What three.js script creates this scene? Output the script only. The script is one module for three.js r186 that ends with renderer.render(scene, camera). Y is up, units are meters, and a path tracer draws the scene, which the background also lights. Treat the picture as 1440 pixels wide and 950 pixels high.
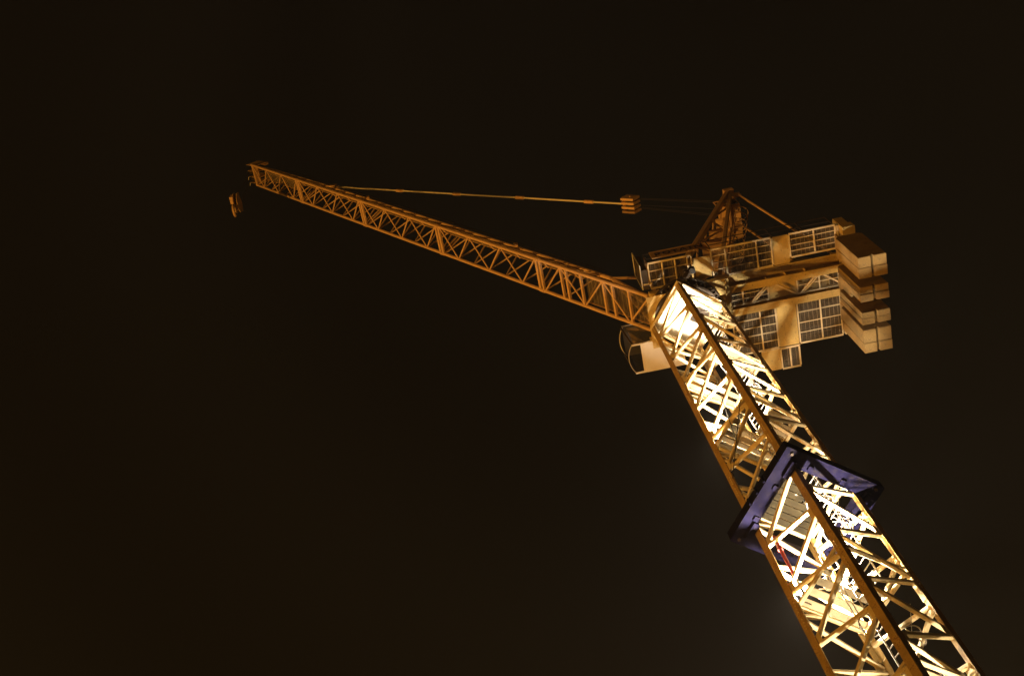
import * as THREE from 'three';
import { mergeGeometries } from 'three/addons/utils/BufferGeometryUtils.js';
import { FontLoader } from 'three/addons/loaders/FontLoader.js';
import { TextGeometry } from 'three/addons/geometries/TextGeometry.js';

// ---------------------------------------------------------------- camera, sky, moon, exposure
const scene = new THREE.Scene();
const camera = new THREE.PerspectiveCamera(31.88, 1024 / 675, 0.1, 3000);
camera.position.set(0, 1.6, 0);
camera.up.set(0.19668, 0.36931, 0.90825);
camera.lookAt(0, 1.6 + 92.635, -37.667);

let seed = 1234567;
const rnd = () => { seed = (seed * 1664525 + 1013904223) >>> 0; return seed / 4294967296; };
const V = (x, y, z) => new THREE.Vector3(x, y, z);

function skyTexture() {               // a black city night: a brown glow that grows towards the horizon
  const W = 1024, H = 512, d = new Float32Array(W * H * 4);
  for (let j = 0; j < H; j++) {
    const el = ((j + 0.5) / H - 0.5) * 180;
    const g = Math.exp(-Math.max(el, 0) / 17);
    for (let i = 0; i < W; i++) {
      const o = (j * W + i) * 4, az = (i + 0.5) / W * Math.PI * 2;
      const m = 1 + 0.10 * Math.sin(az * 3 + el * 0.09) * Math.sin(el * 0.17 + az * 2) + 0.06 * Math.sin(az * 7 + el * 0.31);
      d[o] = (0.0032 + 0.070 * g) * m; d[o + 1] = (0.0023 + 0.037 * g) * m; d[o + 2] = (0.0014 + 0.005 * g) * m; d[o + 3] = 1;
    }
  }
  const t = new THREE.DataTexture(d, W, H, THREE.RGBAFormat, THREE.FloatType);
  t.mapping = THREE.EquirectangularReflectionMapping; t.magFilter = THREE.LinearFilter; t.needsUpdate = true;
  return t;
}
scene.background = skyTexture(); scene.environment = scene.background;

const moon = new THREE.DirectionalLight(0xfff0dc, 0.012);
moon.position.set(30, 90, -60); moon.target.position.set(6, 40, -17); moon.castShadow = true;
moon.shadow.camera.left = moon.shadow.camera.bottom = -50; moon.shadow.camera.right = moon.shadow.camera.top = 50; moon.shadow.camera.far = 250;
scene.add(moon, moon.target);

const renderer = new THREE.WebGLRenderer({ antialias: true });
renderer.setSize(1024, 675);
renderer.toneMapping = THREE.LinearToneMapping;
renderer.toneMappingExposure = 1;
renderer.shadowMap.enabled = true;
const SODIUM = new THREE.Color().setRGB(1, 0.43, 0.055), AMBER = new THREE.Color().setRGB(1, 0.31, 0.03), HALOGEN = new THREE.Color().setRGB(1, 0.80, 0.58);

// ---------------------------------------------------------------- materials
function noiseTexture(n, base, vary, spotColor, spotAmount, streak) {   // paint with grain, blotches and chipped spots
  const lat = (s) => { const a = new Float32Array(s * s); for (let k = 0; k < s * s; k++) a[k] = rnd(); return a; };
  const oct = [8, 16, 32, 64, 128].map((s) => [s, lat(s)]);
  const val = (s, a, u, v) => {
    const x = u * s, y = v * s, i = Math.floor(x), j = Math.floor(y), fx = x - i, fy = y - j;
    const q = (p, r) => a[((r + s) % s) * s + (p + s) % s], sx = fx * fx * (3 - 2 * fx), sy = fy * fy * (3 - 2 * fy);
    return (q(i, j) * (1 - sx) + q(i + 1, j) * sx) * (1 - sy) + (q(i, j + 1) * (1 - sx) + q(i + 1, j + 1) * sx) * sy;
  };
  const px = new Uint8Array(n * n * 4), sr = (c) => 255 * (c <= 0.0031308 ? 12.92 * c : 1.055 * Math.pow(c, 1 / 2.4) - 0.055);
  for (let j = 0; j < n; j++) for (let i = 0; i < n; i++) {
    const u = i / n, v = j / n;
    let f = 0, amp = 0.5; for (const [s, a] of oct) { f += amp * val(s, a, u * (streak && s < 64 ? 1 : 1), v); amp *= 0.62; }
    f /= 1.18;
    const fine = rnd() - 0.5, spot = 0.75 * Math.max(0, Math.min(1, (val(128, oct[4][1], u, v) * 0.35 + val(64, oct[3][1], u, v) * 0.3 + val(16, oct[1][1], u, v) * 0.35 + fine * 0.16 - (1 - spotAmount)) * 5));
    const m = 1 + vary * (f - 0.5) * 2 + fine * vary * 0.35;
    for (let k = 0; k < 3; k++) px[(j * n + i) * 4 + k] = Math.max(0, Math.min(255, sr((base[k] * m) * (1 - spot) + spotColor[k] * spot)));
    px[(j * n + i) * 4 + 3] = 255;
  }
  const t = new THREE.DataTexture(px, n, n, THREE.RGBAFormat);
  t.colorSpace = THREE.SRGBColorSpace; t.wrapS = t.wrapT = THREE.RepeatWrapping; t.magFilter = THREE.LinearFilter; t.minFilter = THREE.LinearMipmapLinearFilter; t.generateMipmaps = true;
  t.repeat.set(0.5, 0.5); t.needsUpdate = true;
  return t;
}
const mat = (o) => new THREE.MeshStandardMaterial({ side: THREE.DoubleSide, ...o });
const rust = [0.13, 0.055, 0.022], grime = [0.10, 0.075, 0.045];
const M = {
  mast: mat({ map: noiseTexture(512, [0.62, 0.52, 0.30], 0.28, rust, 0.36), roughness: 0.55 }),
  chord: mat({ map: noiseTexture(512, [0.33, 0.225, 0.07], 0.5, rust, 0.43), roughness: 0.6 }),
  mastB: mat({ map: noiseTexture(512, [0.55, 0.45, 0.24], 0.26, grime, 0.34), roughness: 0.6 }),
  deck: mat({ map: noiseTexture(512, [0.56, 0.42, 0.15], 0.26, grime, 0.34), roughness: 0.6 }),
  bar: mat({ map: noiseTexture(256, [0.66, 0.57, 0.38], 0.18, rust, 0.27), roughness: 0.5 }),
  jib: mat({ map: noiseTexture(512, [0.56, 0.375, 0.20], 0.26, rust, 0.34), roughness: 0.6 }),
  grating: mat({ color: new THREE.Color().setRGB(0.30, 0.25, 0.17), roughness: 0.7 }),
  plank: mat({ map: noiseTexture(256, [0.30, 0.25, 0.15], 0.35, grime, 0.40), roughness: 0.85 }),
  plankShaded: new THREE.MeshPhysicalMaterial({ side: THREE.DoubleSide, specularIntensity: 0.25, map: noiseTexture(256, [0.013, 0.0105, 0.005], 0.6, [0.035, 0.03, 0.018], 0.42), roughness: 0.9 }),  // same planks with the dimness of the collar landing put into their colour
  ceiling: mat({ map: noiseTexture(256, [0.76, 0.71, 0.58], 0.08, grime, 0.22), roughness: 0.6 }),
  steel: new THREE.MeshPhysicalMaterial({ side: THREE.DoubleSide, specularIntensity: 0.3, map: noiseTexture(256, [0.045, 0.036, 0.028], 0.4, rust, 0.30), roughness: 0.6, metalness: 0.0 }),
  galv: mat({ color: new THREE.Color().setRGB(0.36, 0.35, 0.32), roughness: 0.45, metalness: 0.3 }),
  rope: mat({ color: new THREE.Color().setRGB(0.035, 0.03, 0.026), roughness: 0.7 }),
  rubber: mat({ color: new THREE.Color().setRGB(0.012, 0.012, 0.012), roughness: 0.6 }),
  blue: new THREE.MeshPhysicalMaterial({ side: THREE.DoubleSide, specularIntensity: 0.15, map: noiseTexture(512, [0.0032, 0.0030, 0.017], 0.6, [0.014, 0.012, 0.013], 0.46), roughness: 0.8 }),
  red: mat({ color: new THREE.Color().setRGB(0.32, 0.015, 0.012), roughness: 0.45 }),
  ballast: mat({ map: noiseTexture(512, [0.25, 0.17, 0.06], 0.4, grime, 0.43), roughness: 0.9 }),
  white: mat({ map: noiseTexture(256, [0.72, 0.68, 0.58], 0.10, grime, 0.24), roughness: 0.5 }),
  sign: mat({ map: noiseTexture(256, [0.50, 0.33, 0.12], 0.2, rust, 0.30), roughness: 0.6 }),
  letter: mat({ color: new THREE.Color().setRGB(0.05, 0.025, 0.02), roughness: 0.6 }),
  glass: new THREE.MeshPhysicalMaterial({ color: 0xffffff, roughness: 0.05, transmission: 1, thickness: 0, ior: 1.5, side: THREE.DoubleSide }),
  seat: mat({ color: new THREE.Color().setRGB(0.03, 0.03, 0.035), roughness: 0.8 }),
  lamp: mat({ color: 0xffffff, emissive: HALOGEN, emissiveIntensity: 60, roughness: 0.4 }),
  sodiumLamp: mat({ color: 0xffffff, emissive: SODIUM, emissiveIntensity: 25, roughness: 0.4 }),
  ground: mat({ map: noiseTexture(512, [0.10, 0.085, 0.065], 0.4, [0.05, 0.045, 0.04], 0.40), roughness: 0.95 }),
  concrete: mat({ map: noiseTexture(256, [0.32, 0.30, 0.27], 0.2, grime, 0.3), roughness: 0.9 }),
};

// ---------------------------------------------------------------- geometry helpers
const cache = new Map();
const memo = (k, f) => { if (!cache.has(k)) cache.set(k, f()); return cache.get(k); };
function soup(polys) {                 // flat-shaded convex polygons with uv in metres
  const p = [], n = [], uv = [];
  for (const poly of polys) {
    const nn = poly[1].clone().sub(poly[0]).cross(poly[2].clone().sub(poly[0])).normalize();
    const ax = Math.abs(nn.y) > 0.8 ? [0, 2] : Math.abs(nn.x) > Math.abs(nn.z) ? [2, 1] : [0, 1];
    for (let i = 1; i + 1 < poly.length; i++) for (const q of [poly[0], poly[i], poly[i + 1]]) {
      const c = [q.x, q.y, q.z]; p.push(...c); n.push(nn.x, nn.y, nn.z); uv.push(c[ax[0]], c[ax[1]]);
    }
  }
  const g = new THREE.BufferGeometry();
  g.setAttribute('position', new THREE.Float32BufferAttribute(p, 3)); g.setAttribute('normal', new THREE.Float32BufferAttribute(n, 3)); g.setAttribute('uv', new THREE.Float32BufferAttribute(uv, 2));
  return g;
}
function prism(outline, len) {          // a convex or L-shaped outline (x, z) swept along y, centred
  const key = 'p' + outline.flat().map((v) => v.toFixed(3)) + ',' + len.toFixed(3);
  return memo(key, () => {
    const a = outline.map(([x, z]) => V(x, -len / 2, z)), b = outline.map(([x, z]) => V(x, len / 2, z)), n = outline.length, polys = [];
    for (let i = 0; i < n; i++) { const j = (i + 1) % n; polys.push([a[i], b[i], b[j], a[j]]); }
    const tri = THREE.ShapeUtils.triangulateShape(outline.map(([x, z]) => new THREE.Vector2(x, z)), []);
    for (const t of tri) { polys.push(t.map((k) => a[k])); polys.push([...t].reverse().map((k) => b[k])); }
    return soup(polys);
  });
}
const rect = (w, h, c = Math.min(w, h) * 0.14) => [[-w / 2 + c, -h / 2], [w / 2 - c, -h / 2], [w / 2, -h / 2 + c], [w / 2, h / 2 - c], [w / 2 - c, h / 2], [-w / 2 + c, h / 2], [-w / 2, h / 2 - c], [-w / 2, -h / 2 + c]];
const round = (r, n = 8) => Array.from({ length: n }, (_, i) => [r * Math.cos(i / n * 6.2832), r * Math.sin(i / n * 6.2832)]);
function mesh(parent, name, geo, material) {
  const m = new THREE.Mesh(geo, material); m.name = name; m.castShadow = m.receiveShadow = true; parent.add(m); return m;
}
const org = (parent) => parent.userData_base || V(0, 0, 0);
function along(parent, name, p, q, outline, material, side = V(0, 0, 1)) {   // a member from p to q (in the thing's frame)
  const d = q.clone().sub(p), len = d.length(), y = d.clone().normalize();
  let s = side; if (Math.abs(s.dot(y)) > 0.98) s = V(1, 0, 0);
  const x = s.clone().cross(y).negate().normalize(), z = x.clone().cross(y);
  const m = mesh(parent, name, prism(outline, len), material);
  m.quaternion.setFromRotationMatrix(new THREE.Matrix4().makeBasis(x, y, z)); m.position.copy(p).add(q).multiplyScalar(0.5).sub(org(parent));
  return m;
}
const bar = (parent, name, p, q, w, h, material, side) => along(parent, name, p, q, rect(w, h), material, side);
const rod = (parent, name, p, q, r, material, n = 8) => along(parent, name, p, q, round(r, n), material);
function box(parent, name, [x0, x1], [y0, y1], [z0, z1], material, c) {
  const w = Math.abs(x1 - x0), h = Math.abs(y1 - y0), d = Math.abs(z1 - z0);
  const m = mesh(parent, name, prism(rect(w, d, c ?? Math.min(w, d, 0.06) * 0.2), h), material);
  m.position.set((x0 + x1) / 2, (y0 + y1) / 2, (z0 + z1) / 2).sub(org(parent));
  return m;
}
function tube(parent, name, pts, r, material, n = 24) {
  const o = org(parent), c = new THREE.CatmullRomCurve3(pts.map((p) => p.clone().sub(o)));
  return mesh(parent, name, new THREE.TubeGeometry(c, n, r, 6), material);
}
const names = {};
const numbered = (n) => { names[n] = (names[n] ?? -1) + 1; return names[n] ? `${n}_${String(names[n]).padStart(3, '0')}` : n; };
function thing(name, label, category, base = [0, 0, 0], turn = 0, group) {   // children are given in world coordinates unless the thing is turned
  const g = new THREE.Group(); g.name = numbered(name); g.position.set(...base); g.rotation.y = turn;
  g.userData = { label, category, kind: 'thing' }; if (group) g.userData.group = group;
  g.userData_base = turn ? V(0, 0, 0) : V(...base);
  scene.add(g); return g;
}
function sub(parent, name) { const g = new THREE.Group(); g.name = name; g.userData_base = parent.userData_base; parent.add(g); return g; }
function gratingMesh(parent, [x0, x1], y, [z0, z1], alongX = true) {    // close flat bars on edge, too fine to pick apart
  const list = [], o = org(parent), step = 0.045, tall = 0.03, thin = 0.007;
  const add = (cx, cz, w, d) => { const g = new THREE.BoxGeometry(w, tall, d); g.translate(cx - o.x, y - o.y, cz - o.z); list.push(g); };
  const a = Math.min(z0, z1), b = Math.max(z0, z1);
  if (alongX) { for (let z = a + step / 2; z < b; z += step) add((x0 + x1) / 2, z, x1 - x0, thin); for (let x = x0 + 0.1; x < x1; x += 0.16) add(x, (a + b) / 2, 0.006, b - a); }
  else { for (let x = x0 + step / 2; x < x1; x += step) add(x, (a + b) / 2, thin, b - a); for (let z = a + 0.1; z < b; z += 0.16) add((x0 + x1) / 2, z, x1 - x0, 0.006); }
  const m = mesh(parent, 'grating', mergeGeometries(list), M.grating); m.userData.kind = 'stuff'; return m;
}

// ---------------------------------------------------------------- ground and the lamps standing on it
{
  const g = new THREE.PlaneGeometry(1600, 1600); g.rotateX(-Math.PI / 2);
  const u = g.attributes.uv; for (let i = 0; i < u.count; i++) u.setXY(i, u.getX(i) * 400, u.getY(i) * 400);
  const m = mesh(scene, 'ground', g, M.ground); m.userData = { kind: 'structure', label: 'bare packed earth of the building site', category: 'ground' };
}
function siteLamp([x, z], h, aim, color, cd, label) {
  const t = thing('site_floodlight', label, 'floodlight', [x, 0, z], 0, 'sodium floodlights on poles around the site');
  const P = V(x, h, z), d = aim.clone().sub(P).normalize();
  box(t, 'footing', [x - 0.5, x + 0.5], [0, 0.5], [z - 0.5, z + 0.5], M.concrete);
  rod(t, 'pole', V(x, 0.5, z), V(x, h - 0.25, z), 0.09, M.galv, 12);
  const head = sub(t, 'lamp_head');
  const h0 = P.clone(), h1 = P.clone().addScaledVector(d, 0.28);
  bar(head, 'housing', h0, h1, 0.7, 0.5, M.steel);
  bar(head, 'glowing_lamp_glass', h1, h1.clone().addScaledVector(d, 0.015), 0.62, 0.42, M.sodiumLamp);
  bar(t, 'bracket', V(x, h - 0.3, z), h0, 0.12, 0.12, M.galv);
  const s = new THREE.SpotLight(color, cd, 0, 0.62, 0.5, 2); s.position.copy(h1).addScaledVector(d, 0.06); s.target.position.copy(aim);
  s.castShadow = true; s.shadow.radius = 12; scene.add(s, s.target);
}
siteLamp([-76, -5], 12, V(-1, 52, -17), SODIUM, 13000, 'sodium floodlight on a pole farthest left of the crane');
siteLamp([-22, -44], 8, V(1, 48, -17), SODIUM, 4200, 'sodium floodlight on a pole beyond the crane to the left');
siteLamp([-12, 16], 7, V(2, 48, -17), AMBER, 300, 'sodium floodlight on a pole behind the camera');

// ---------------------------------------------------------------- tower mast (turned square lattice)
const MX = 6.47, MZ = -16.74, MT = THREE.MathUtils.degToRad(36.25), TOP = 41.43, SEC = 6, NSEC = 7;
const mast = thing('tower_mast', 'tall square lattice crane mast of cream painted steel rising from lower right', 'crane mast', [MX, 0, MZ], MT);
const CORN = [[-1, 1], [1, 1], [1, -1], [-1, -1]];   // near, right, far, left corner of the plan
const ANG = (sx, sz, w = 0.2, t = 0.02) => {          // angle section with its heel on the corner, legs running inwards
  const f = ([x, z]) => [-sx * x, -sz * z], o = [[0, 0], [w, 0], [w, t], [t, t], [t, w], [0, w]].map(f);
  return sx * sz > 0 ? o : o.reverse();
};
const boltGeo = new THREE.CylinderGeometry(0.02, 0.02, 0.028, 6);
for (let s = 0; s < NSEC; s++) {
  const sec = sub(mast, 'mast_section'); sec.position.y = TOP - (s + 1) * SEC;
  const m2 = s % 2 ? M.mastB : M.mast;
  CORN.forEach(([cx, cz]) => {
    const c = mesh(sec, 'corner_chord', prism(ANG(cx, cz), SEC - 0.012), M.chord); c.position.set(cx, SEC / 2, cz);
    for (const y of [0.32, SEC - 0.32]) { const j = mesh(sec, 'joint_plate', prism(ANG(cx, cz, 0.19, 0.018), 0.6), M.mastB); j.position.set(cx - cx * 0.022, y, cz - cz * 0.022);
      if (s < 4) for (const dy of [-0.18, -0.06, 0.06, 0.18]) { const b1 = mesh(sec, 'bolt', boltGeo, M.mastB), b2 = mesh(sec, 'bolt', boltGeo, M.mastB); b1.rotation.z = Math.PI / 2; b1.position.set(cx * 1.012, y + dy, cz * 0.89); b2.rotation.x = Math.PI / 2; b2.position.set(cx * 0.89, y + dy, cz * 1.012); } }
  });
  for (let k = 0; k < 4; k++) {                        // zigzag on each face
    const a = CORN[k], b = CORN[(k + 3) % 4];          // node of corner a on the even heights, of corner b on the odd ones
    const ux = (b[0] - a[0]) / 2, uz = (b[1] - a[1]) / 2, out = [(a[0] + b[0]) / 2, (a[1] + b[1]) / 2];
    const inset = 0.075, at = (c, dir, y) => V(c[0] + dir * ux * 0.13 - out[0] * inset, SEC - y, c[1] + dir * uz * 0.13 - out[1] * inset);
    for (let i = 0; i < 6; i++) {
      const even = i % 2 === 0, pa = at(a, 1, (even ? i : i + 1) + (even ? 0.11 : -0.11)), pb = at(b, -1, (even ? i + 1 : i) + (even ? -0.07 : 0.07));
      bar(sec, 'diagonal_brace', pa, pb, 0.1, 0.1, i % 3 ? m2 : M.mast, V(out[0], 0, out[1]));
    }
    for (let i = 0; i <= 6; i++) {
      if (i === 0 || i === 6) continue;
      const c = i % 2 ? b : a, dir = i % 2 ? -1 : 1, w = V(ux, 0, uz).multiplyScalar(dir);
      const ctr = V(c[0], SEC - i, c[1]).addScaledVector(w, 0.16).add(V(-out[0] * 0.026, 0, -out[1] * 0.026));
      const g = mesh(sec, 'gusset_plate', prism([[-0.17, -0.006], [0.17, -0.006], [0.17, 0.006], [-0.17, 0.006]], 0.3), M.mastB);
      g.position.copy(ctr); g.rotation.y = Math.abs(out[0]) > 0.5 ? Math.PI / 2 : 0;
    }
  }
}
{   // footing
  const t = thing('mast_footing', 'concrete block under the foot of the crane mast', 'footing', [MX, 0, MZ], MT);
  box(t, 'concrete_block', [-2.4, 2.4], [0.0, 0.6], [-2.4, 2.4], M.concrete, 0.05);
}
{   // head plate closing the mast, with a hatch
  const t = thing('head_plate', 'pale head plate closing the top of the lit mast', 'head plate', [MX, TOP, MZ], MT);
  const sh = new THREE.Shape([[-1.04, -1.04], [1.04, -1.04], [1.04, 1.04], [-1.04, 1.04]].map((p) => new THREE.Vector2(...p)));
  sh.holes.push(new THREE.Path([[0.1, -0.5], [0.7, -0.5], [0.7, 0.1], [0.1, 0.1]].map((p) => new THREE.Vector2(...p))));
  const g = new THREE.ExtrudeGeometry(sh, { depth: 0.08, bevelEnabled: false }); g.rotateX(-Math.PI / 2);
  mesh(t, 'plate', g, M.ceiling).position.y = 0.003;
  for (const x of [-0.62, 0, 0.88]) box(t, 'stiffener', [x - 0.02, x + 0.02], [-0.16, 0], [-0.9, 0.9], M.ceiling);
  for (const [sx, sz] of [[0, -1], [1, 0]]) {
    const L = 0.78; sx ? box(t, 'rim_beam', [sx * 0.93 - 0.06, sx * 0.93 + 0.06], [-0.22, 0], [-L, L], M.ceiling) : box(t, 'rim_beam', [-L, L], [-0.22, 0], [sz * 0.93 - 0.06, sz * 0.93 + 0.06], M.ceiling);
  }
}

// ---------------------------------------------------------------- landings, ladders, lamps inside the mast
function landing(y, label, from, to, hatch, wood = M.plank, gap = 0.01) {
  const t = thing('mast_landing', label, 'landing', [MX, y, MZ], MT, 'plank landings inside the mast');
  for (const z of [-0.9, 0.9]) bar(t, 'bearer', V(-0.9, -0.05, z), V(0.9, -0.05, z), 0.08, 0.1, M.mastB);
  for (const x of [-0.92, 0.92]) bar(t, 'bearer', V(x, -0.05, -0.82), V(x, -0.05, 0.82), 0.08, 0.1, M.mastB);
  let z = from;
  while (z < to - 0.1) {
    const w = 0.15 + rnd() * 0.05, cut = hatch && z + w > hatch[2] && z < hatch[3];
    if (cut && hatch[1] - hatch[0] < 1.5) { if (hatch[0] > -0.7) box(t, 'plank', [-0.9, hatch[0]], [0.003, 0.043], [z, z + w], wood); if (hatch[1] < 0.7) box(t, 'plank', [hatch[1], 0.9], [0.003, 0.043], [z, z + w], wood); }
    else if (!cut) box(t, 'plank', [-0.88 - rnd() * 0.03, 0.88 + rnd() * 0.03], [0.003, 0.043], [z, z + w], wood);
    z += w + 0.012 + (z > 0.1 ? 0.01 : gap) + (rnd() < 0.3 ? 0.06 : 0);
  }
  return t;
}
const HA = [0.15, 0.75, -0.05, 0.62], HB = [-0.62, 0.0, -0.05, 0.62];
landing(36.1, 'plank landing just below the bright mast head', -0.86, 0.86, [-0.95, 0.95, -0.42, 0.2], M.plank, 0.1);  // near-side planks are added, laid close to shade the deck above
landing(31.95, 'plank landing carrying the upper floodlight in the mast', -0.86, 0.86, HB);
landing(28.0, 'plank landing level with the blue collar', -0.86, 0.6, HA, M.plankShaded);
landing(23.9, 'plank landing carrying the lower floodlight in the mast', -0.86, 0.35, HB, M.plank, 0.11);
landing(19.8, 'lowest plank landing near the bottom edge of view', -0.3, 0.86, HA);

function ladder(y0, y1, x, z, label) {
  const t = thing('mast_ladder', label, 'ladder', [MX, y0, MZ], MT, 'caged ladders inside the mast');
  const h = y1 - y0;
  for (const dz of [-0.2, 0.2]) bar(t, 'stile', V(x, 0.002, z + dz), V(x, h, z + dz), 0.05, 0.025, M.galv);
  for (let k = 1; k * 0.3 < h; k++) rod(t, 'rung', V(x, k * 0.3 - 0.15, z - 0.19), V(x, k * 0.3 - 0.15, z + 0.19), 0.016, M.galv, 6);
  for (let y = 2.2; y < h - 0.2; y += 1.3) {
    const pts = []; for (let a = 0; a <= 8; a++) { const w = (a / 8) * Math.PI * 1.4 - Math.PI * 0.7; pts.push(V(x - 0.62 * (0.22 + Math.cos(w)) / 1.22 - 0.0, y, z + 0.33 * Math.sin(w) / 1)); }
    pts[0] = V(x, y, z - 0.21); pts[8] = V(x, y, z + 0.21);
    tube(t, 'cage_hoop', pts, 0.014, M.galv, 20);
  }
  for (const dz of [-0.31, 0, 0.31]) rod(t, 'cage_strip', V(x - (dz ? 0.3 : 0.615), 2.2, z + dz), V(x - (dz ? 0.3 : 0.615), h - 0.2, z + dz), 0.012, M.galv, 6);
}
ladder(36.1, TOP, 0.7, 0.28, 'steel ladder from the top landing up to the mast head');
ladder(31.95, 37.1, 0.55, 0.28, 'caged steel ladder rising from the upper floodlight landing');
ladder(28.0, 32.9, -0.1, 0.28, 'caged steel ladder rising from the landing by the blue collar');
ladder(23.9, 29.0, 0.55, 0.28, 'caged steel ladder rising from the lower floodlight landing');
ladder(19.8, 24.9, -0.1, 0.28, 'caged steel ladder near the bottom edge of view');
ladder(14.9, 20.8, 0.55, 0.28, 'caged steel ladder reaching up to the lowest landing');

function mastLamp(y, label, cd, beam, aim) {
  const t = thing('mast_floodlight', label, 'floodlight', [MX, y, MZ], MT, 'halogen floodlights inside the mast');
  const x = -0.76, z = -0.74;
  bar(t, 'stand', V(x, 0.0, z), V(x, 0.3, z), 0.05, 0.05, M.steel);
  bar(t, 'foot_plate', V(x - 0.12, 0.01, z), V(x + 0.12, 0.01, z), 0.2, 0.016, M.steel);
  const g = mesh(t, 'glowing_bulb', new THREE.CapsuleGeometry(0.075, 0.16, 6, 16), M.lamp); g.position.set(x, 0.42, z);
  const cap = mesh(t, 'lamp_socket', new THREE.CylinderGeometry(0.07, 0.05, 0.06, 16), M.steel); cap.position.set(x, 0.31, z);
  for (let k = 0; k < 6; k++) {
    const a = k / 6 * Math.PI * 2, c = Math.cos(a), s = Math.sin(a), pts = [V(x + 0.07 * c, 0.3, z + 0.07 * s), V(x + 0.13 * c, 0.4, z + 0.13 * s), V(x + 0.12 * c, 0.52, z + 0.12 * s), V(x + 0.02 * c, 0.6, z + 0.02 * s)];
    tube(t, 'guard_wire', pts, 0.004, M.galv, 10);
  }
  const l = new THREE.PointLight(HALOGEN, cd, 0, 2); l.position.copy(V(x, 0.42, z).applyAxisAngle(V(0, 1, 0), MT)).add(V(MX, y, MZ));
  l.castShadow = true; l.shadow.radius = 5; scene.add(l);
  // an added second head: a can that brightens the mast above it
  const c0 = V(x + 0.5, 0.3, z + 0.4), d = aim.clone().sub(c0).normalize(), c1 = c0.clone().addScaledVector(d, 0.3);
  const can = sub(t, 'added_beam_head');
  rod(can, 'housing', c0, c1, 0.11, M.steel, 16);
  rod(can, 'added_lamp_lens', c1, c1.clone().addScaledVector(d, 0.012), 0.1, M.lamp, 16);
  bar(t, 'arm', V(x, 0.28, z), c0, 0.03, 0.03, M.steel);
  const W = (p) => p.clone().applyAxisAngle(V(0, 1, 0), MT).add(V(MX, y, MZ));
  const sp = new THREE.SpotLight(HALOGEN, beam, 0, 0.175, 0.3, 2); sp.position.copy(W(c1.clone().addScaledVector(d, 0.05))); sp.target.position.copy(W(aim));
  sp.castShadow = true; sp.shadow.radius = 4; scene.add(sp, sp.target);
}
mastLamp(32.0, 'glaring floodlight on the upper landing, by the left chord above the blue collar', 420, 1600, V(0.0, 9.4, 0.0));
mastLamp(23.95, 'glaring floodlight on the landing below the blue collar, by the left chord', 760, 120, V(0.75, 8, 0.5));
{ landing(15, 'plank landing below the bottom edge of view with a floodlight', -0.86, 0.2, HA); }
mastLamp(15.05, 'glaring floodlight on the landing below the bottom edge of view', 420, 600, V(-0.3, 8.9, -0.4));

{   // power cable clipped to the near corner, loops of loose cable, the red prop
  const t = thing('power_cable', 'black power cable running up the near corner of the mast', 'cable', [MX, 0, MZ], MT);
  const pts = []; for (let k = 0; k <= 42; k++) pts.push(V(-0.88 + 0.02 * Math.sin(k * 2.1), 0.6 + k * 0.96, 0.94 + 0.015 * Math.sin(k * 1.3)));
  tube(t, 'cable', pts, 0.022, M.rubber, 160);
  for (const [y, w] of [[34.2, 0.2], [26.2, 0.26], [21.6, 0.2]]) {
    const q = []; for (let a = 0; a <= 14; a++) { const r = a / 14 * Math.PI * 2.6; q.push(V(0.25 + w * Math.cos(r), y + w * 1.2 * Math.sin(r) - a * 0.02, 0.62 + 0.05 * Math.sin(r * 2))); }
    const c = thing('cable_loop', `loose pale cable loop hanging inside the mast ${y > 30 ? 'above' : y > 24 ? 'just below' : 'far below'} the blue collar`, 'cable', [MX, 0, MZ], MT, 'loose cable loops in the mast');
    tube(c, 'cable', q, 0.014, M.galv, 60);
    rod(c, 'hanger', q[14], V(0.25, y + 0.6, 0.9), 0.008, M.galv, 6);
  }
  const r = thing('red_prop', 'bright red steel prop inside the mast below the blue collar', 'prop', [MX, 0, MZ], MT);
  rod(r, 'tube', V(-0.86, 24.75, -0.62), V(-0.86, 26.5, -0.62), 0.045, M.red, 12); rod(r, 'collar', V(-0.86, 25.9, -0.62), V(-0.86, 26.05, -0.62), 0.065, M.red, 12);
  rod(r, 'foot_tube', V(-0.86, 23.95, -0.62), V(-0.86, 24.75, -0.62), 0.034, M.steel, 12);
  const w = thing('slack_wire', 'thin black wires crossing the left face of the mast', 'wire', [MX, 0, MZ], MT);
  rod(w, 'wire', V(-1.03, 33.4, 0.25), V(-1.03, 30.6, -0.1), 0.014, M.rubber, 6); rod(w, 'wire', V(-1.03, 32.0, 0.85), V(-1.03, 29.7, -0.8), 0.014, M.rubber, 6);
}

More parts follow.
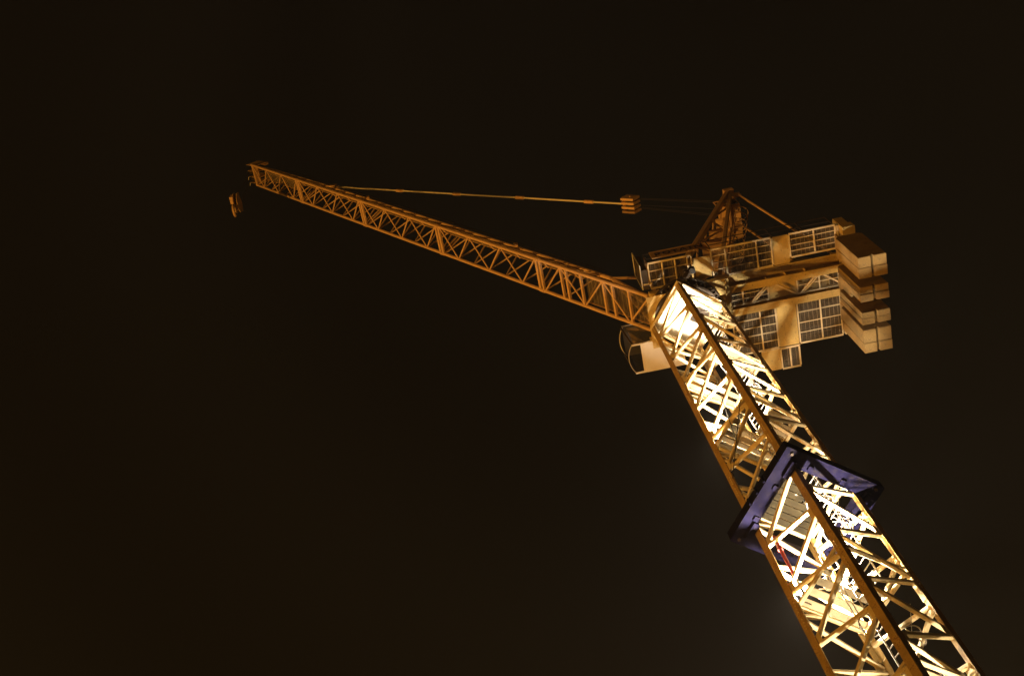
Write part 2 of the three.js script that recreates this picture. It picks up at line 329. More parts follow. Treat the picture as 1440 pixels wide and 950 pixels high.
// ---------------------------------------------------------------- blue climbing collar
{
  const t = thing('blue_collar', 'square blue steel collar wrapped around the mast', 'collar', [MX, 27.2, MZ], MT);
  const i = 1.03, o = 1.46, h = 0.34;
  for (const s of [-1, 1]) {
    box(t, 'collar_beam', [-o, o], [0, h], s > 0 ? [i, o] : [-o, -i], M.blue, 0.03);
    box(t, 'collar_beam', s > 0 ? [i, o] : [-o, -i], [0, h], [-i + 0.003, i - 0.003], M.blue, 0.01);
  }
  for (const [x, z] of CORN) {
    box(t, 'corner_shoe', [x * 1.035, x * 1.2].sort((a, b) => a - b), [-0.14, -0.002], [z * 0.7, z * 1.2].sort((a, b) => a - b), M.blue);
    for (const k of [0.35, 0.0, -0.35]) { box(t, 'side_rib', [x * 1.463, x * 1.5].sort((a, b) => a - b), [0.03, h - 0.03], [k * z - 0.03, k * z + 0.03], M.blue); }
    const b = mesh(t, 'bolt', new THREE.CylinderGeometry(0.045, 0.045, 0.05, 6), M.steel); b.position.set(x * 1.26, -0.026, z * 1.33);
  }
  for (const k of [-0.62, 0.34]) for (const s of [-1, 1]) { box(t, 'pin_block', [k - 0.07, k + 0.07], [-0.07, -0.002], s > 0 ? [1.1, 1.24] : [-1.24, -1.1], M.blue); box(t, 'pin_block', s > 0 ? [1.1, 1.24] : [-1.24, -1.1], [-0.07, -0.002], [k - 0.07, k + 0.07], M.blue); }
}

// ---------------------------------------------------------------- slewing ring, turntable and counter-jib deck
{
  const t = thing('slewing_ring', 'dark toothed slewing ring on top of the mast', 'slewing ring', [MX, TOP + 0.083, MZ]);
  const a = mesh(t, 'lower_race', new THREE.CylinderGeometry(1.22, 1.22, 0.2, 64), M.steel); a.position.y = 0.1;
  const b = mesh(t, 'upper_race', new THREE.CylinderGeometry(1.36, 1.36, 0.2, 64), M.steel); b.position.y = 0.304;
  for (let k = 0; k < 48; k++) { const w = k / 48 * Math.PI * 2, c = mesh(t, 'tooth', prism(rect(0.09, 0.06), 0.16), M.steel); c.position.set(1.25 * Math.cos(w), 0.1, 1.25 * Math.sin(w)); c.rotation.y = -w; }
  { const sh = new THREE.Shape(); sh.moveTo(-1.42, -1.02); sh.lineTo(-0.41, -1.02); sh.absarc(0, 0, 1.1, -1.953, 1.953, true); sh.lineTo(-1.42, 1.02); sh.closePath();
    const g = new THREE.ExtrudeGeometry(sh, { depth: 0.03, bevelEnabled: false, curveSegments: 40 }); g.rotateX(-Math.PI / 2); mesh(t, 'gear_guard', g, M.deck).position.y = 0.005; }
  for (let k = 0; k < 24; k++) { const w = (k + 0.5) / 24 * Math.PI * 2, c = mesh(t, 'bolt', memo('rb', () => new THREE.CylinderGeometry(0.03, 0.03, 0.05, 6)), M.galv); c.position.set(1.3 * Math.cos(w), 0.18, 1.3 * Math.sin(w)); }
}
const DY = 42.4, zN = -14.7, zF = -19.1, RING = TOP + 0.083 + 0.404;
const deck = thing('counter_jib_deck', 'steel deck of grated walkways and plates behind the crane top', 'crane deck', [MX, RING, MZ]);
const DB = RING + 0.003;
box(deck, 'turntable_plate', [5.25, 8.2], [DB, DB + 0.25], [-17.75, -15.76], M.deck);
for (const x of [5.45, 6.9, 8.05]) box(deck, 'turntable_rib', [x - 0.03, x + 0.03], [DB - 0.14, DB - 0.002], x > 6 && x < 7.5 ? [-15.42, -15.1] : [-17.7, -15.8], M.deck);
for (const z of [-16.28, -17.22]) {                  // main girders: web and flanges
  const g = sub(deck, 'main_girder');
  box(g, 'bottom_flange', [8.21, 12.72], [42.02, 42.05], [z - 0.14, z + 0.14], M.deck);
  box(g, 'web', [8.21, 12.7], [42.052, 42.55], [z - 0.015, z + 0.015], M.deck);
  box(g, 'top_flange', [8.21, 12.72], [42.552, 42.58], [z - 0.14, z + 0.14], M.deck);
  for (let x = 8.9; x < 12.6; x += 0.75) box(g, 'stiffener', [x - 0.01, x + 0.01], [42.054, 42.548], [z - 0.12, z + 0.12], M.deck);
}
box(deck, 'side_plate', [7.65, 12.42], [42.36, 42.39], [-16.13, -15.83], M.deck);
box(deck, 'end_angle', [12.45, 12.5], [42.25, 42.4], [zF + 0.02, zN - 0.02], M.bar);
function panel(x0, x1, z0, z1, xs, nz, skip) {        // a framed grating: edge bars, cross bars, runners
  const g = sub(deck, 'walkway_panel'), y = DY, a = Math.min(z0, z1), b = Math.max(z0, z1);
  gratingMesh(g, [x0, x1], y, [a, b]);
  const B = (n, p, q, w = 0.05, h = 0.06, dy = 0) => bar(g, n, p.setY(y - 0.05 + dy), q.setY(y - 0.05 + dy), w, h, M.bar, V(0, 1, 0));
  B('edge_bar', V(x0, 0, a), V(x1, 0, a), 0.07, 0.06, 0.004); B('edge_bar', V(x0, 0, b), V(x1, 0, b), 0.07, 0.06, 0.004);
  B('edge_bar', V(x0, 0, a + 0.04), V(x0, 0, b - 0.04), 0.06); B('edge_bar', V(x1, 0, a + 0.04), V(x1, 0, b - 0.04), 0.06);
  for (const x of xs) B('cross_bar', V(x, 0, a + 0.04), V(x, 0, b - 0.04), 0.055, 0.06, -0.006);
  for (let k = 1; k < nz; k++) { const z = a + (b - a) * k / nz + (rnd() - 0.5) * 0.03; B('runner_bar', V(x0 + 0.03, 0, z), V(x1 - 0.03, 0, z), 0.035, 0.05, 0.012); }
  return g;
}
panel(5.4, 7.02, -15.74, -14.75, [5.92, 6.4, 6.86], 3);
box(deck, 'floor_plate', [7.06, 7.7], [DY - 0.05, DY - 0.02], [-15.74, -14.9], M.deck);
panel(7.76, 10.0, -15.78, zN, [8.28, 9.45], 4);
box(deck, 'floor_plate', [10.04, 10.64], [DY - 0.05, DY - 0.02], [-15.8, zN], M.deck);
panel(10.68, 12.4, -15.6, zN, [11.6], 4);
panel(8.3, 9.72, -17.08, -16.43, [8.75], 3);
box(deck, 'floor_plate', [9.76, 10.78], [DY - 0.05, DY - 0.02], [-17.07, -16.43], M.deck);
panel(10.82, 12.4, -17.08, -16.43, [11.65], 2);
panel(8.26, 9.9, zF, -17.42, [9.3], 5);
box(deck, 'floor_plate', [9.94, 10.2], [DY - 0.05, DY - 0.02], [zF, -17.42], M.deck);
box(deck, 'floor_plate', [10.204, 10.68], [DY - 0.054, DY - 0.024], [zF, -17.42], M.deck);
panel(10.73, 12.38, zF, -17.42, [11.6], 4);
panel(9.95, 10.66, -20.02, -19.18, [10.3], 1);
box(deck, 'floor_plate', [9.2, 9.91], [DY - 0.05, DY - 0.02], [-20.02, -19.18], M.deck);
box(deck, 'outer_bar', [9.2, 10.7], [DY - 0.1, DY - 0.02], [-19.155, -19.125], M.bar);
const dg = (x0, z0, x1, z1) => bar(deck, 'plan_brace', V(x0, DY - 0.17, z0), V(x1, DY - 0.17, z1), 0.06, 0.06, M.bar, V(0, 1, 0));
dg(8.95, -17.05, 9.62, -16.45); dg(9.07, -17.05, 9.74, -16.45); dg(9.95, -16.45, 10.75, -17.05); dg(10.85, -17.05, 11.5, -16.45); dg(10.97, -17.05, 11.62, -16.45); dg(11.75, -16.45, 12.35, -16.9);
// rear frame that carries the ballast
box(deck, 'rear_crossbeam', [12.52, 12.98], [41.85, 42.3], [-18.75, -14.68], M.deck);
box(deck, 'rear_upright', [12.54, 12.9], [42.303, 43.05], [-15.0, -14.7], M.deck);
for (const z of [[-15.62, -14.98], [-17.35, -16.75], [-18.4, -17.7]]) box(deck, 'hanger_plate', [12.3, 12.38], [40.75, 42.18], z, M.ballast);
for (const z of [[-15.5, -15.1], [-17.2, -16.85], [-18.3, -17.8]]) box(deck, 'hanger_arm', [12.383, 12.517], [41.9, 42.15], z, M.deck);
// handrails
function rail(y, x0, x1, z, posts) {
  for (const dy of [0.55, 1.08]) rod(deck, 'handrail', V(x0, y + dy, z), V(x1, y + dy, z), 0.018, M.steel);
  for (let k = 0; k < posts; k++) { const x = x0 + (x1 - x0) * k / (posts - 1); rod(deck, 'rail_post', V(x, y, z), V(x, y + 1.08, z), 0.018, M.steel); }
}
rail(DY, 7.8, 12.38, zN - 0.03, 5); rail(DY, 5.42, 7.3, zN - 0.08, 3); rail(DY, 10.75, 12.35, zF + 0.03, 3); rail(DY, 9.25, 10.65, -19.98, 3);

function ibox(name, label, cat, base, f) { const t = thing(name, label, cat, base); f(t); return t; }
ibox('hoist_winch', 'rope winch drum standing on the rear deck', 'winch', [11.3, 42.58, -16.75], (t) => {
  box(t, 'skid', [10.5, 12.1], [42.583, 42.7], [-17.3, -16.2], M.deck);
  const d = mesh(t, 'drum', new THREE.CylinderGeometry(0.42, 0.42, 0.9, 40), M.rope); d.rotation.x = Math.PI / 2; d.position.set(0, 0.6, 0);
  for (const s of [-0.48, 0.48]) { const f = mesh(t, 'drum_flange', new THREE.CylinderGeometry(0.56, 0.56, 0.05, 40), M.deck); f.rotation.x = Math.PI / 2; f.position.set(0, 0.6, s); }
  box(t, 'motor', [10.55, 10.85], [42.703, 43.3], [-17.1, -16.5], M.steel);
});
ibox('slewing_motor', 'dark slewing gear motor beside the ring near the mast corner', 'gear motor', [6.6, 41.6, -15.1], (t) => {
  const a = mesh(t, 'gearbox', new THREE.CylinderGeometry(0.17, 0.2, 0.4, 20), M.steel); a.position.y = 0.11;
  const b = mesh(t, 'pinion', new THREE.CylinderGeometry(0.13, 0.13, 0.12, 14), M.steel); b.position.y = -0.155;
  box(t, 'terminal_box', [6.78, 6.98], [41.62, 41.85], [-15.2, -15.0], M.rubber);
  tube(t, 'hose', [V(6.4, 41.6, -15.1), V(6.3, 41.45, -15.2), V(6.35, 41.75, -15.35)], 0.02, M.rubber);
});
ibox('electrical_cabinet', 'dark cabinet standing on the front end of the deck', 'cabinet', [5.25, DY, -15.3], (t) => {
  box(t, 'case', [5.14, 5.34], [DY - 0.1, DY + 1.5], [-15.72, -14.95], M.steel);
  box(t, 'door', [5.12, 5.137], [DY, DY + 1.4], [-15.66, -15.02], M.steel);
  for (const z of [-14.8, -15.72]) rod(t, 'frame_bar', V(5.1, DY - 0.05, z), V(5.1, DY + 1.6, z), 0.025, M.galv);
  rod(t, 'frame_bar', V(5.1, DY + 1.6, -14.8), V(5.1, DY + 1.6, -15.72), 0.025, M.galv); rod(t, 'frame_bar', V(5.1, DY - 0.05, -15.72), V(5.1, DY - 0.05, -14.8), 0.025, M.galv);
  bar(t, 'support_bracket', V(5.12, DY - 0.13, -15.5), V(5.45, DY - 0.13, -15.5), 0.06, 0.05, M.deck);
});

// name board on the near handrail
const font = await new FontLoader().loadAsync('fonts/droid/droid_sans_bold.typeface.json');
{
  const t = thing('name_board', 'long orange name board with dark capital letters on the handrail', 'sign', [6.5, 42.55, -14.66]);
  box(t, 'board', [5.62, 7.3], [42.52, 43.22], [-14.68, -14.65], M.sign, 0.004);
  for (const y of [42.535, 43.205]) bar(t, 'border_strip', V(5.62, y, -14.642), V(7.3, y, -14.642), 0.03, 0.012, M.jib);
  let x = 5.74;
  for (const ch of 'POTAIN') {
    const g = new TextGeometry(ch, { font, size: 0.34, depth: 0.012, curveSegments: 6, bevelEnabled: false }); g.computeBoundingBox();
    const m = mesh(t, 'letter', g, M.letter); m.position.copy(V(x, 42.70, -14.646).sub(org(t))); x += g.boundingBox.max.x + 0.035;
  }
}

// ---------------------------------------------------------------- operator's cab
{
  const t = thing('operator_cab', 'small cab with bowed front window hanging beside the mast head', 'crane cab', [5.4, 42.4, -18.45]);
  const a = -19.06, b = -17.84;
  box(t, 'floor_panel', [4.8, 6.3], [42.4, 42.48], [a, b], M.white);
  box(t, 'floor_lip', [4.7, 4.797], [42.42, 42.5], [a + 0.02, b - 0.02], M.white);
  for (const z of [a + 0.03, b - 0.03]) { box(t, 'skid_rail', [4.36, 4.79], [42.41, 42.47], [z - 0.03, z + 0.03], M.white); bar(t, 'corner_post', V(4.4, 42.475, z), V(4.25, 44.3, z), 0.06, 0.05, M.steel); }
  box(t, 'rear_wall', [6.24, 6.3], [42.483, 44.3], [a, b], M.seat); box(t, 'roof', [4.3, 6.32], [44.303, 44.37], [a - 0.03, b + 0.03], M.seat);
  rod(t, 'roof_rail', V(4.28, 44.28, b + 0.05), V(6.2, 44.28, b + 0.05), 0.022, M.galv);
  for (const z of [a + 0.02, b - 0.02]) { box(t, 'side_wall', [5.3, 6.237], [42.483, 44.3], [z - 0.02, z + 0.02], M.seat); const g = box(t, 'side_window', [4.45, 5.297], [42.55, 44.28], [z - 0.005, z + 0.005], M.glass, 0.001); }
  // bowed windscreen
  const w = new THREE.CylinderGeometry(1.05, 0.98, 1.8, 20, 1, true, -Math.PI / 2 - 0.6, 1.2); const ws = mesh(t, 'windscreen', w, M.glass); ws.position.set(5.18 - 5.4, 0.98, 0);
  for (const [y, r] of [[42.48, 0.985], [44.28, 1.055]]) { const p = []; for (let k = 0; k <= 10; k++) { const q = -0.62 + k * 0.124; p.push(V(5.18 - r * Math.cos(q), y, -18.45 + r * Math.sin(q))); } tube(t, 'windscreen_frame', p, 0.02, M.galv, 24); }
  box(t, 'seat', [5.3, 5.75], [42.483, 42.95], [-18.7, -18.2], M.seat); box(t, 'seat_back', [5.7, 5.82], [42.953, 43.7], [-18.7, -18.2], M.seat);
  box(t, 'mounting_beam', [5.1, 5.9], [42.5, 42.64], [b + 0.003, -17.753], M.deck);
  bar(t, 'grab_bar', V(4.95, 42.36, b + 0.02), V(5.25, 42.36, b + 0.06), 0.05, 0.05, M.white);
}

// ---------------------------------------------------------------- A-frame
{
  const t = thing('a_frame', 'leaning steel A-frame with back stays standing on the deck', 'A-frame', [8.5, 42.6, MZ]);
  const yA = 53, xA = 10.98;
  for (const s of [1, -1]) {
    const z = MZ + s * 0.72, zb = MZ + s * 0.85;
    bar(t, 'front_leg', V(5.95, 42.2, zb), V(xA - 0.1, yA, z), 0.22, 0.24, M.jib);
    bar(t, 'rear_leg', V(7.9, 42.2, zb), V(xA - 0.02, yA - 0.2, z), 0.16, 0.16, M.jib);
    const st = sub(t, 'back_stay');
    rod(st, 'stay_bar', V(xA + 0.25, yA - 0.5, z), V(12.42, 42.8, z), 0.05, M.jib, 10);
    box(st, 'stay_lug', [xA + 0.0, xA + 0.36], [yA - 0.75, yA - 0.3], [z - 0.04, z + 0.04], M.jib);
    box(st, 'stay_foot', [12.3, 12.55], [42.4, 42.9], [z - 0.06, z + 0.06], M.jib);
    for (let k = 0; k < 5; k++) {     // side lacing
      const u = 0.25 + k * 0.14, f = (q) => V(5.95 + (xA - 0.1 - 5.95) * q, 42.6 + (yA - 42.6) * q, zb + (z - zb) * q), r = (q) => V(7.9 + (xA - 7.92) * q, 42.6 + (yA - 42.8) * q, zb + (z - zb) * q);
      bar(t, 'side_brace', k % 2 ? f(u) : r(u), k % 2 ? r(u + 0.14) : f(u + 0.14), 0.07, 0.07, M.jib);
    }
  }
  for (let k = 0; k < 6; k++) {       // cross members between the two sides
    const u = 0.22 + k * 0.13, x = 7.9 + (xA - 7.92) * u, y = 42.6 + (yA - 42.8) * u, x2 = 5.95 + (xA - 6.05) * u;
    bar(t, 'cross_brace', V(x, y, MZ - 0.8), V(x, y, MZ + 0.8), 0.09, 0.09, M.jib, V(0, 1, 0));
    bar(t, 'cross_brace', V(x2, y, MZ - 0.8), V(x2 + 0.6, y + 1.2, MZ + 0.78), 0.07, 0.07, M.jib, V(0, 1, 0));
    bar(t, 'cross_brace', V(x, y, MZ + 0.78), V(x + 0.35, y + 1.3, MZ - 0.78), 0.07, 0.07, M.jib, V(0, 1, 0));
  }
  {   // level plates added between the legs; their lit undersides fill out the frame
    const F = (q) => [5.95 + (xA - 6.05) * q, 42.4 + (yA - 42.4) * q], Q = (q) => [7.9 + (xA - 7.92) * q, 42.4 + (yA - 42.6) * q];
    for (const q of [0.46, 0.58, 0.7]) { const a = F(q), b = Q(q); box(t, 'added_fill_plate', [a[0] + 0.15, b[0] + 0.1], [a[1], a[1] + 0.02], [MZ - 0.7, MZ + 0.66], M.jib); }
  }
  box(t, 'head_beam', [xA - 0.25, xA + 0.2], [yA, yA + 0.3], [MZ - 0.85, MZ + 0.85], M.jib);
  box(t, 'head_platform', [10.05, 11.05], [51.5, 51.54], [MZ - 1.0, MZ + 0.62], M.jib);
  for (const z of [MZ - 0.98, MZ + 0.6]) { rod(t, 'platform_rail', V(10.05, 52.4, z), V(11.05, 52.4, z), 0.022, M.jib); for (const x of [10.07, 11.03]) rod(t, 'platform_rail', V(x, 51.54, z), V(x, 52.4, z), 0.022, M.jib); }
  for (let k = 0; k < 5; k++) { const d = mesh(t, 'head_sheave', memo('hs', () => new THREE.CylinderGeometry(0.3, 0.3, 0.07, 28)), M.steel); d.rotation.x = Math.PI / 2; d.position.copy(V(xA - 0.12, yA - 0.3, MZ - 0.4 + k * 0.2).sub(org(t))); }
  // ladder on the rear legs
  const ld = sub(t, 'ladder');
  const lp = (q, z) => V(8.15 + (xA - 7.92) * q, 42.6 + (yA - 42.8) * q, z);
  for (const z of [MZ + 0.1, MZ + 0.5]) bar(ld, 'stile', lp(0.02, z), lp(0.86, z), 0.05, 0.03, M.jib);
  for (let k = 1; k < 30; k++) { const q = 0.02 + k * 0.028; rod(ld, 'rung', lp(q, MZ + 0.1), lp(q, MZ + 0.5), 0.015, M.jib, 6); }
  for (let k = 0; k < 8; k++) { const c = lp(0.3 + k * 0.075, MZ + 0.3), p = []; for (let a = 0; a <= 8; a++) { const w = a / 8 * Math.PI; p.push(V(c.x + 0.6 * Math.sin(w), c.y, c.z - 0.36 * Math.cos(w))); } tube(ld, 'cage_hoop', p, 0.018, M.jib, 16); }
}

// ---------------------------------------------------------------- luffing jib
const JD = V(-Math.cos(62.02 * Math.PI / 180), Math.sin(62.02 * Math.PI / 180), 0), JN = V(JD.y, -JD.x, 0);   // along the jib, and towards its top chord
const J0 = V(27.8 - 0.531 * 42.2, 42.2, MZ);           // middle of the underside at the foot
const jp = (s, side, d = 0) => J0.clone().addScaledVector(JD, s).addScaledVector(JN, d).add(V(0, 0, side));
{
  const t = thing('luffing_jib', 'long steep lattice jib of the crane reaching to upper left', 'crane jib', J0.toArray());
  const JL = 43, D = 1.42, W = 0.7, A0 = 4.6, A1 = 42;
  const joints = [0, 7.85, 16.85, 25.75, 34.9, JL];
  const ws = (s) => W * (s < 0.5 ? 0.94 : 1), ap = (s) => s < A0 ? D * Math.max(0.06, s / A0) : s > 39 ? D * (1 - 0.14 * (s - 39) / 4) : D;
  for (let k = 0; k + 1 < joints.length; k++) {
    const a = joints[k], b = joints[k + 1], sec = sub(t, 'jib_section'), eps = 0.006;
    for (const sd of [1, -1]) along(sec, 'bottom_chord', jp(a + eps, sd * W), jp(b - eps, sd * W), round(0.075, 10), M.jib);
    if (k === 0) { for (const sd of [1, -1]) rod(sec, 'foot_leg', jp(0.2, sd * W * 0.8, 0.1), jp(A0, 0, D), 0.07, M.jib, 10); along(sec, 'top_chord', jp(A0, 0, D), jp(b - eps, 0, D), round(0.09, 10), M.jib); }
    else along(sec, 'top_chord', jp(a + eps, 0, ap(a)), jp(b - eps, 0, ap(b)), round(0.09, 10), M.jib);
    const ends = k ? [a + 0.14, b - 0.14] : [0.25, 1.5, 2.55, 3.15, 4.7, 5.75, 6.15, b - 0.14];
    for (const s of ends) {
      bar(sec, 'cross_strut', jp(s, -W), jp(s, W), k ? 0.13 : 0.1, 0.12, M.jib, JN);
      if (k && s < JL - 0.2) for (const sd of [1, -1]) rod(sec, 'side_post', jp(s, sd * W), jp(s, 0, ap(s)), 0.045, M.jib);
    }
    const n = k ? 6 : 5, st = (b - a - 0.4) / n;
    for (let i = 0; i < n; i++) {
      const s0 = a + 0.2 + i * st, s1 = s0 + st, e = i % 2 ? 1 : -1;
      rod(sec, 'underside_lacing', jp(s0, -e * W), jp(s1, e * W), 0.036, M.jib);
      const fd = (s) => jp(s, 0, ap(s));
      if (s0 > A0 - 0.4 || k) for (const sd of [1, -1]) {
        const sm = (s0 + s1) / 2;
        rod(sec, 'side_lacing', jp(s0, sd * W), fd(sm), 0.036, M.jib); rod(sec, 'side_lacing', fd(sm), jp(s1, sd * W), 0.036, M.jib);
      }
    }
    for (const sd of [1, -1]) if (k) { const j = rod(sec, 'joint_sleeve', jp(a - 0.16, sd * W), jp(a - eps, sd * W), 0.1, M.jib, 10); rod(sec, 'joint_sleeve', jp(a + eps, sd * W), jp(a + 0.16, sd * W), 0.1, M.jib, 10); }
  }
  // walkways: a grated floor in the foot and near the tip, a catwalk along the near side of the top chord
  const walk = (s0, s1, w0, w1, d) => {
    const g = sub(t, 'walkway'), list = [];
    const B = (p, q, w, h) => { const len = p.distanceTo(q), ge = new THREE.BoxGeometry(w, len, h), y = q.clone().sub(p).normalize(), z = JN, x = y.clone().cross(z); ge.applyMatrix4(new THREE.Matrix4().makeBasis(x, y, z).setPosition(p.clone().add(q).multiplyScalar(0.5).sub(org(g)))); list.push(ge); };
    for (let w = w0; w <= w1; w += 0.05) B(jp(s0, w, d), jp(s1, w, d), 0.008, 0.03);
    for (let s = s0; s <= s1; s += 0.25) B(jp(s, w0, d), jp(s, w1, d), 0.012, 0.02);
    const m = mesh(g, 'grating', mergeGeometries(list), M.grating); m.userData.kind = 'stuff';
    for (const w of [w0, w1]) bar(g, 'walkway_edge', jp(s0, w, d), jp(s1, w, d), 0.02, 0.1, M.jib, JN);
  };
  walk(0.3, 4.7, -0.62, 0.62, 0.22); walk(35.2, 41.2, -0.1, 0.62, 0.2);
  walk(5.0, 41, 0.30, 0.62, 0.36);
  for (let s = 5.4; s < 41; s += 2.25) rod(t, 'walkway_bracket', jp(s, 0.26, 0.34), jp(s, 0.72, 0.04), 0.03, M.jib);
  for (const z of [0.12, -0.12]) rod(t, 'luffing_rope', jp(5, z, D + 0.2), jp(40.6, z, D + 0.12), 0.016, M.rope, 6);
  for (const s of [12, 28]) box(t, 'rope_roller', [jp(s, 0, D).x - 0.09, jp(s, 0, D).x + 0.09], [jp(s, 0, D).y - 0.1, jp(s, 0, D).y + 0.14], [MZ - 0.2, MZ + 0.2], M.jib);
  // pivot ears and the strut that ties the foot to the deck
  for (const sd of [1, -1]) { box(t, 'pivot_ear', [5.2, 5.6], [41.92, 42.35], [MZ + sd * W - 0.08, MZ + sd * W + 0.08], M.jib); rod(t, 'tie_strut', jp(A0 + 0.1, 0, D), V(5.6, 44.5, MZ + sd * 0.66), 0.06, M.jib); rod(t, 'tie_post', V(5.6, 42.1, MZ + sd * 0.66), V(5.6, 44.6, MZ + sd * 0.66), 0.07, M.jib); }
  rod(t, 'tie_strut', V(5.6, 44.5, MZ + 0.66), V(5.5, 43.7, -15.0), 0.05, M.jib); 
  // head: cheek plates, sheaves, guard rods
  const head = sub(t, 'jib_head');
  for (const z of [0.62, 0.2, -0.2, -0.62]) { bar(head, 'cheek_plate', jp(42.7, z, 0.55), jp(43.9, z, 0.35), 0.9, 0.03, M.jib, V(0, 0, 1)); }
  bar(head, 'head_beam', jp(42.95, -0.7, 0.2), jp(42.95, 0.7, 0.2), 0.22, 0.3, M.jib, JN);
  bar(head, 'nose_plate', jp(42.9, 0.5, 1.0), jp(43.9, 0.55, 0.75), 0.16, 0.3, M.jib, JN);
  for (const z of [-0.42, -0.3, 0.02]) { const d = mesh(head, 'head_sheave', memo('js', () => new THREE.CylinderGeometry(0.36, 0.36, 0.07, 32)), M.steel); d.rotation.x = Math.PI / 2; d.position.copy(jp(43.8, z, 0.35).sub(org(t))); }
  for (const z of [-0.55, -0.15]) rod(head, 'guard_rod', jp(43.4, z, -0.28), jp(44.3, z - 0.35, -0.05), 0.03, M.white);
}

// ---------------------------------------------------------------- luffing pendant, floating block and ropes
const PA = jp(33.4, 0, 1.55), PB = V(6.94, 56.6, MZ);
{
  const t = thing('pendant_line', 'long jointed steel pendant from the jib to the floating sheave block', 'pendant', PB.toArray());
  const d = PA.clone().sub(PB), L = d.length(), at = (q) => PB.clone().addScaledVector(d, q / L);
  const js = [0.35, 2.6, 7.2, 11.8, 16.4, L - 0.3];
  for (let k = 0; k + 1 < js.length; k++) rod(t, 'pendant_bar', at(js[k]), at(js[k + 1]), 0.045, M.white, 8);
  for (const q of js.slice(1)) { const c = bar(t, 'pendant_joint', at(q - 0.28), at(Math.min(q + 0.28, L)), 0.15, 0.15, M.jib, V(0, 1, 0)); }
  bar(t, 'anchor_lug', at(L - 0.35), jp(33.4, 0, 1.42), 0.3, 0.3, M.jib);
}
{
  const t = thing('floating_block', 'compact rope sheave block floating between pendant and A-frame', 'sheave block', PB.toArray());
  const d = PA.clone().sub(PB).normalize(), p = PB.clone(), q = PB.clone().addScaledVector(d, 0.4);
  for (const z of [-0.32, -0.11, 0.11, 0.32]) bar(t, 'cheek_plate', p.clone().addScaledVector(d, -0.35).add(V(0, 0, z)), q.clone().add(V(0, 0, z)), 0.56, 0.12, M.jib, V(0, 0, 1));
  for (const z of [-0.215, 0, 0.215]) { const s = mesh(t, 'sheave', memo('fb', () => new THREE.CylinderGeometry(0.27, 0.27, 0.09, 28)), M.steel); s.rotation.x = Math.PI / 2; s.position.set(0, 0, z); }
  const a = mesh(t, 'axle', new THREE.CylinderGeometry(0.06, 0.06, 0.85, 14), M.jib); a.rotation.x = Math.PI / 2;
  bar(t, 'yoke', q.clone().add(V(0, 0, -0.36)), q.clone().add(V(0, 0, 0.36)), 0.2, 0.16, M.jib);
  for (const z of [-0.24, -0.19, 0, 0.19, 0.24]) rod(t, 'luffing_rope', PB.clone().add(V(0.1, z % 0.1 ? 0.2 : -0.2, z)), V(10.86, 52.75, MZ + z * 1.6), 0.006, M.rope, 6);
}

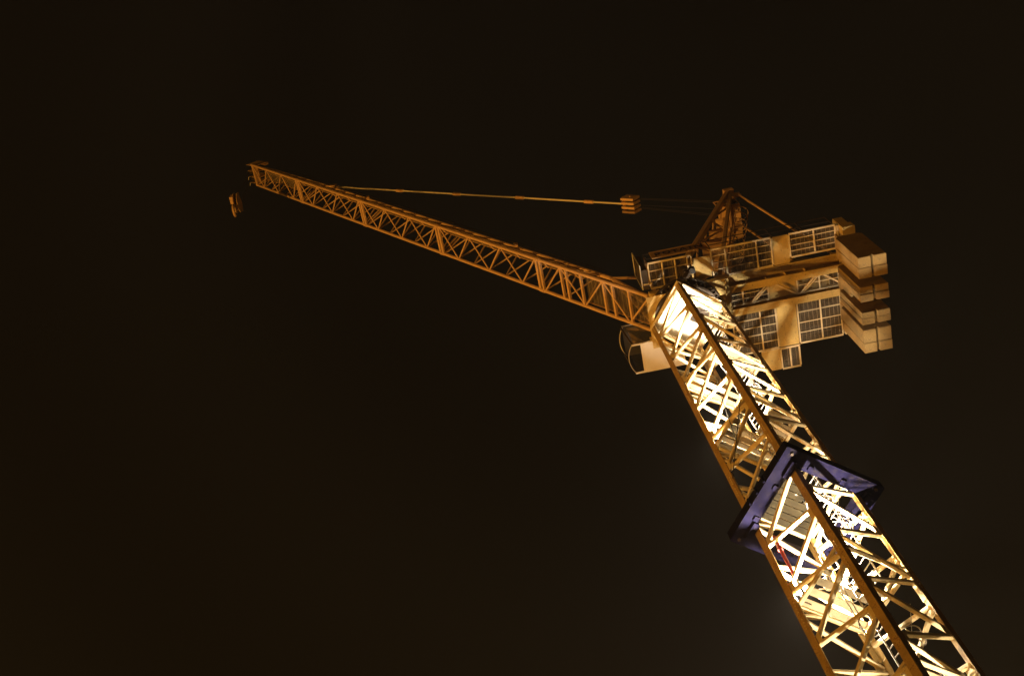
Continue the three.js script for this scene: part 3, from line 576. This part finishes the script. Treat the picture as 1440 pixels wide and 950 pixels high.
// ---------------------------------------------------------------- hook
{
  const hx = -15.0, hz = MZ - 0.1, hy = 73.4;
  const t = thing('hook_block', 'small orange hook block dangling beneath the jib tip', 'hook block', [hx, hy - 2, hz]);
  for (const x of [-0.12, 0.12]) {
    const sh = new THREE.Shape([[-0.34, 0.0], [-0.62, 0.5], [-0.55, 1.05], [0.2, 1.3], [0.62, 0.95], [0.5, 0.2], [0.2, -0.1]].map((p) => new THREE.Vector2(...p)));
    const g = new THREE.ExtrudeGeometry(sh, { depth: 0.03, bevelEnabled: true, bevelSize: 0.008, bevelThickness: 0.008, bevelSegments: 1 }); g.rotateY(Math.PI / 2);
    mesh(t, 'side_plate', g, M.jib).position.set(x, 1.5, 0);
  }
  for (const z of [-0.28, 0.28]) { const s = mesh(t, 'sheave', memo('hk', () => new THREE.CylinderGeometry(0.3, 0.3, 0.1, 28)), M.steel); s.rotation.z = Math.PI / 2; s.position.set(0.02, 2.1, z); }
  const sw = mesh(t, 'swivel', new THREE.CylinderGeometry(0.14, 0.17, 0.4, 20), M.jib); sw.position.set(0.02, 1.3, -0.08);
  const p = []; for (let k = 0; k <= 14; k++) { const w = -0.5 + k / 14 * 4.6; p.push(V(hx + 0.02, hy - 2 + 0.72 + 0.34 * Math.cos(w), hz - 0.1 + 0.34 * Math.sin(w))); }
  tube(t, 'hook', [V(hx + 0.02, hy - 2 + 1.15, hz - 0.08), ...p], 0.085, M.jib, 48);
  box(t, 'weight_cheek', [hx - 0.3, hx - 0.1], [hy - 0.35, hy + 0.25], [hz + 0.1, hz + 0.55], M.jib);
  for (const z of [-0.28, 0.28]) rod(t, 'hoist_rope', V(hx + 0.02, hy + 0.35, hz + z), V(jp(43.8, 0, 0.35).x - 0.2, jp(43.8, 0, 0.35).y, MZ + z * 0.9), 0.012, M.rope, 6);
}

// ---------------------------------------------------------------- ballast slabs
{
  const yb = 39.15, yt = 41.6, x0 = 12.14, x1 = 13.1;
  const rows = [['topmost', [-14.9, -15.29], [-15.3, -15.68]], ['second', [-16.0, -16.26], [-16.27, -16.55]], ['third', [-16.95, -17.17], [-17.18, -17.42]], ['lowest', [-17.62, -18.12], [-18.13, -18.5]]];
  const mid = (x0 + x1) / 2;
  for (const [which, ...two] of rows) two.forEach(([za, zb], i) => {
    const t = thing('ballast_slab', `${i ? 'lower' : 'upper'} slab of the ${which} hanging counterweight pair`, 'counterweight', [mid, yb, (za + zb) / 2], 0, 'counterweight slabs hanging from the rear deck');
    const w = (x1 - x0) / 2 + (rnd() - 0.5) * 0.03, h = yt - yb, dz = Math.abs(za - zb), n = 0.07;
    const pts = [[-w, 0], [-n, 0], [-n + 0.02, 0.16], [n - 0.02, 0.16], [n, 0], [w, 0], [w, h - 0.12], [w - 0.12, h], [-w + 0.12, h], [-w, h - 0.12]];
    const g = new THREE.ExtrudeGeometry(new THREE.Shape(pts.map((p) => new THREE.Vector2(...p))), { depth: dz - 0.03, bevelEnabled: true, bevelSize: 0.015, bevelThickness: 0.015, bevelSegments: 1 });
    g.translate(0, (rnd() - 0.5) * 0.03 + 0.015, -dz / 2 + 0.015);
    mesh(t, 'slab', g, M.ballast);
    for (const x of [-0.22, 0.22]) box(t, 'lifting_eye', [mid + x - 0.05, mid + x + 0.05], [yt + 0.01, yt + 0.26], [(za + zb) / 2 - 0.03, (za + zb) / 2 + 0.03], M.steel);
  });
}

scene.fog = new THREE.FogExp2(0xffffff, 0.00015);   // thin night haze: the soft glow round the lamps

renderer.render(scene, camera);
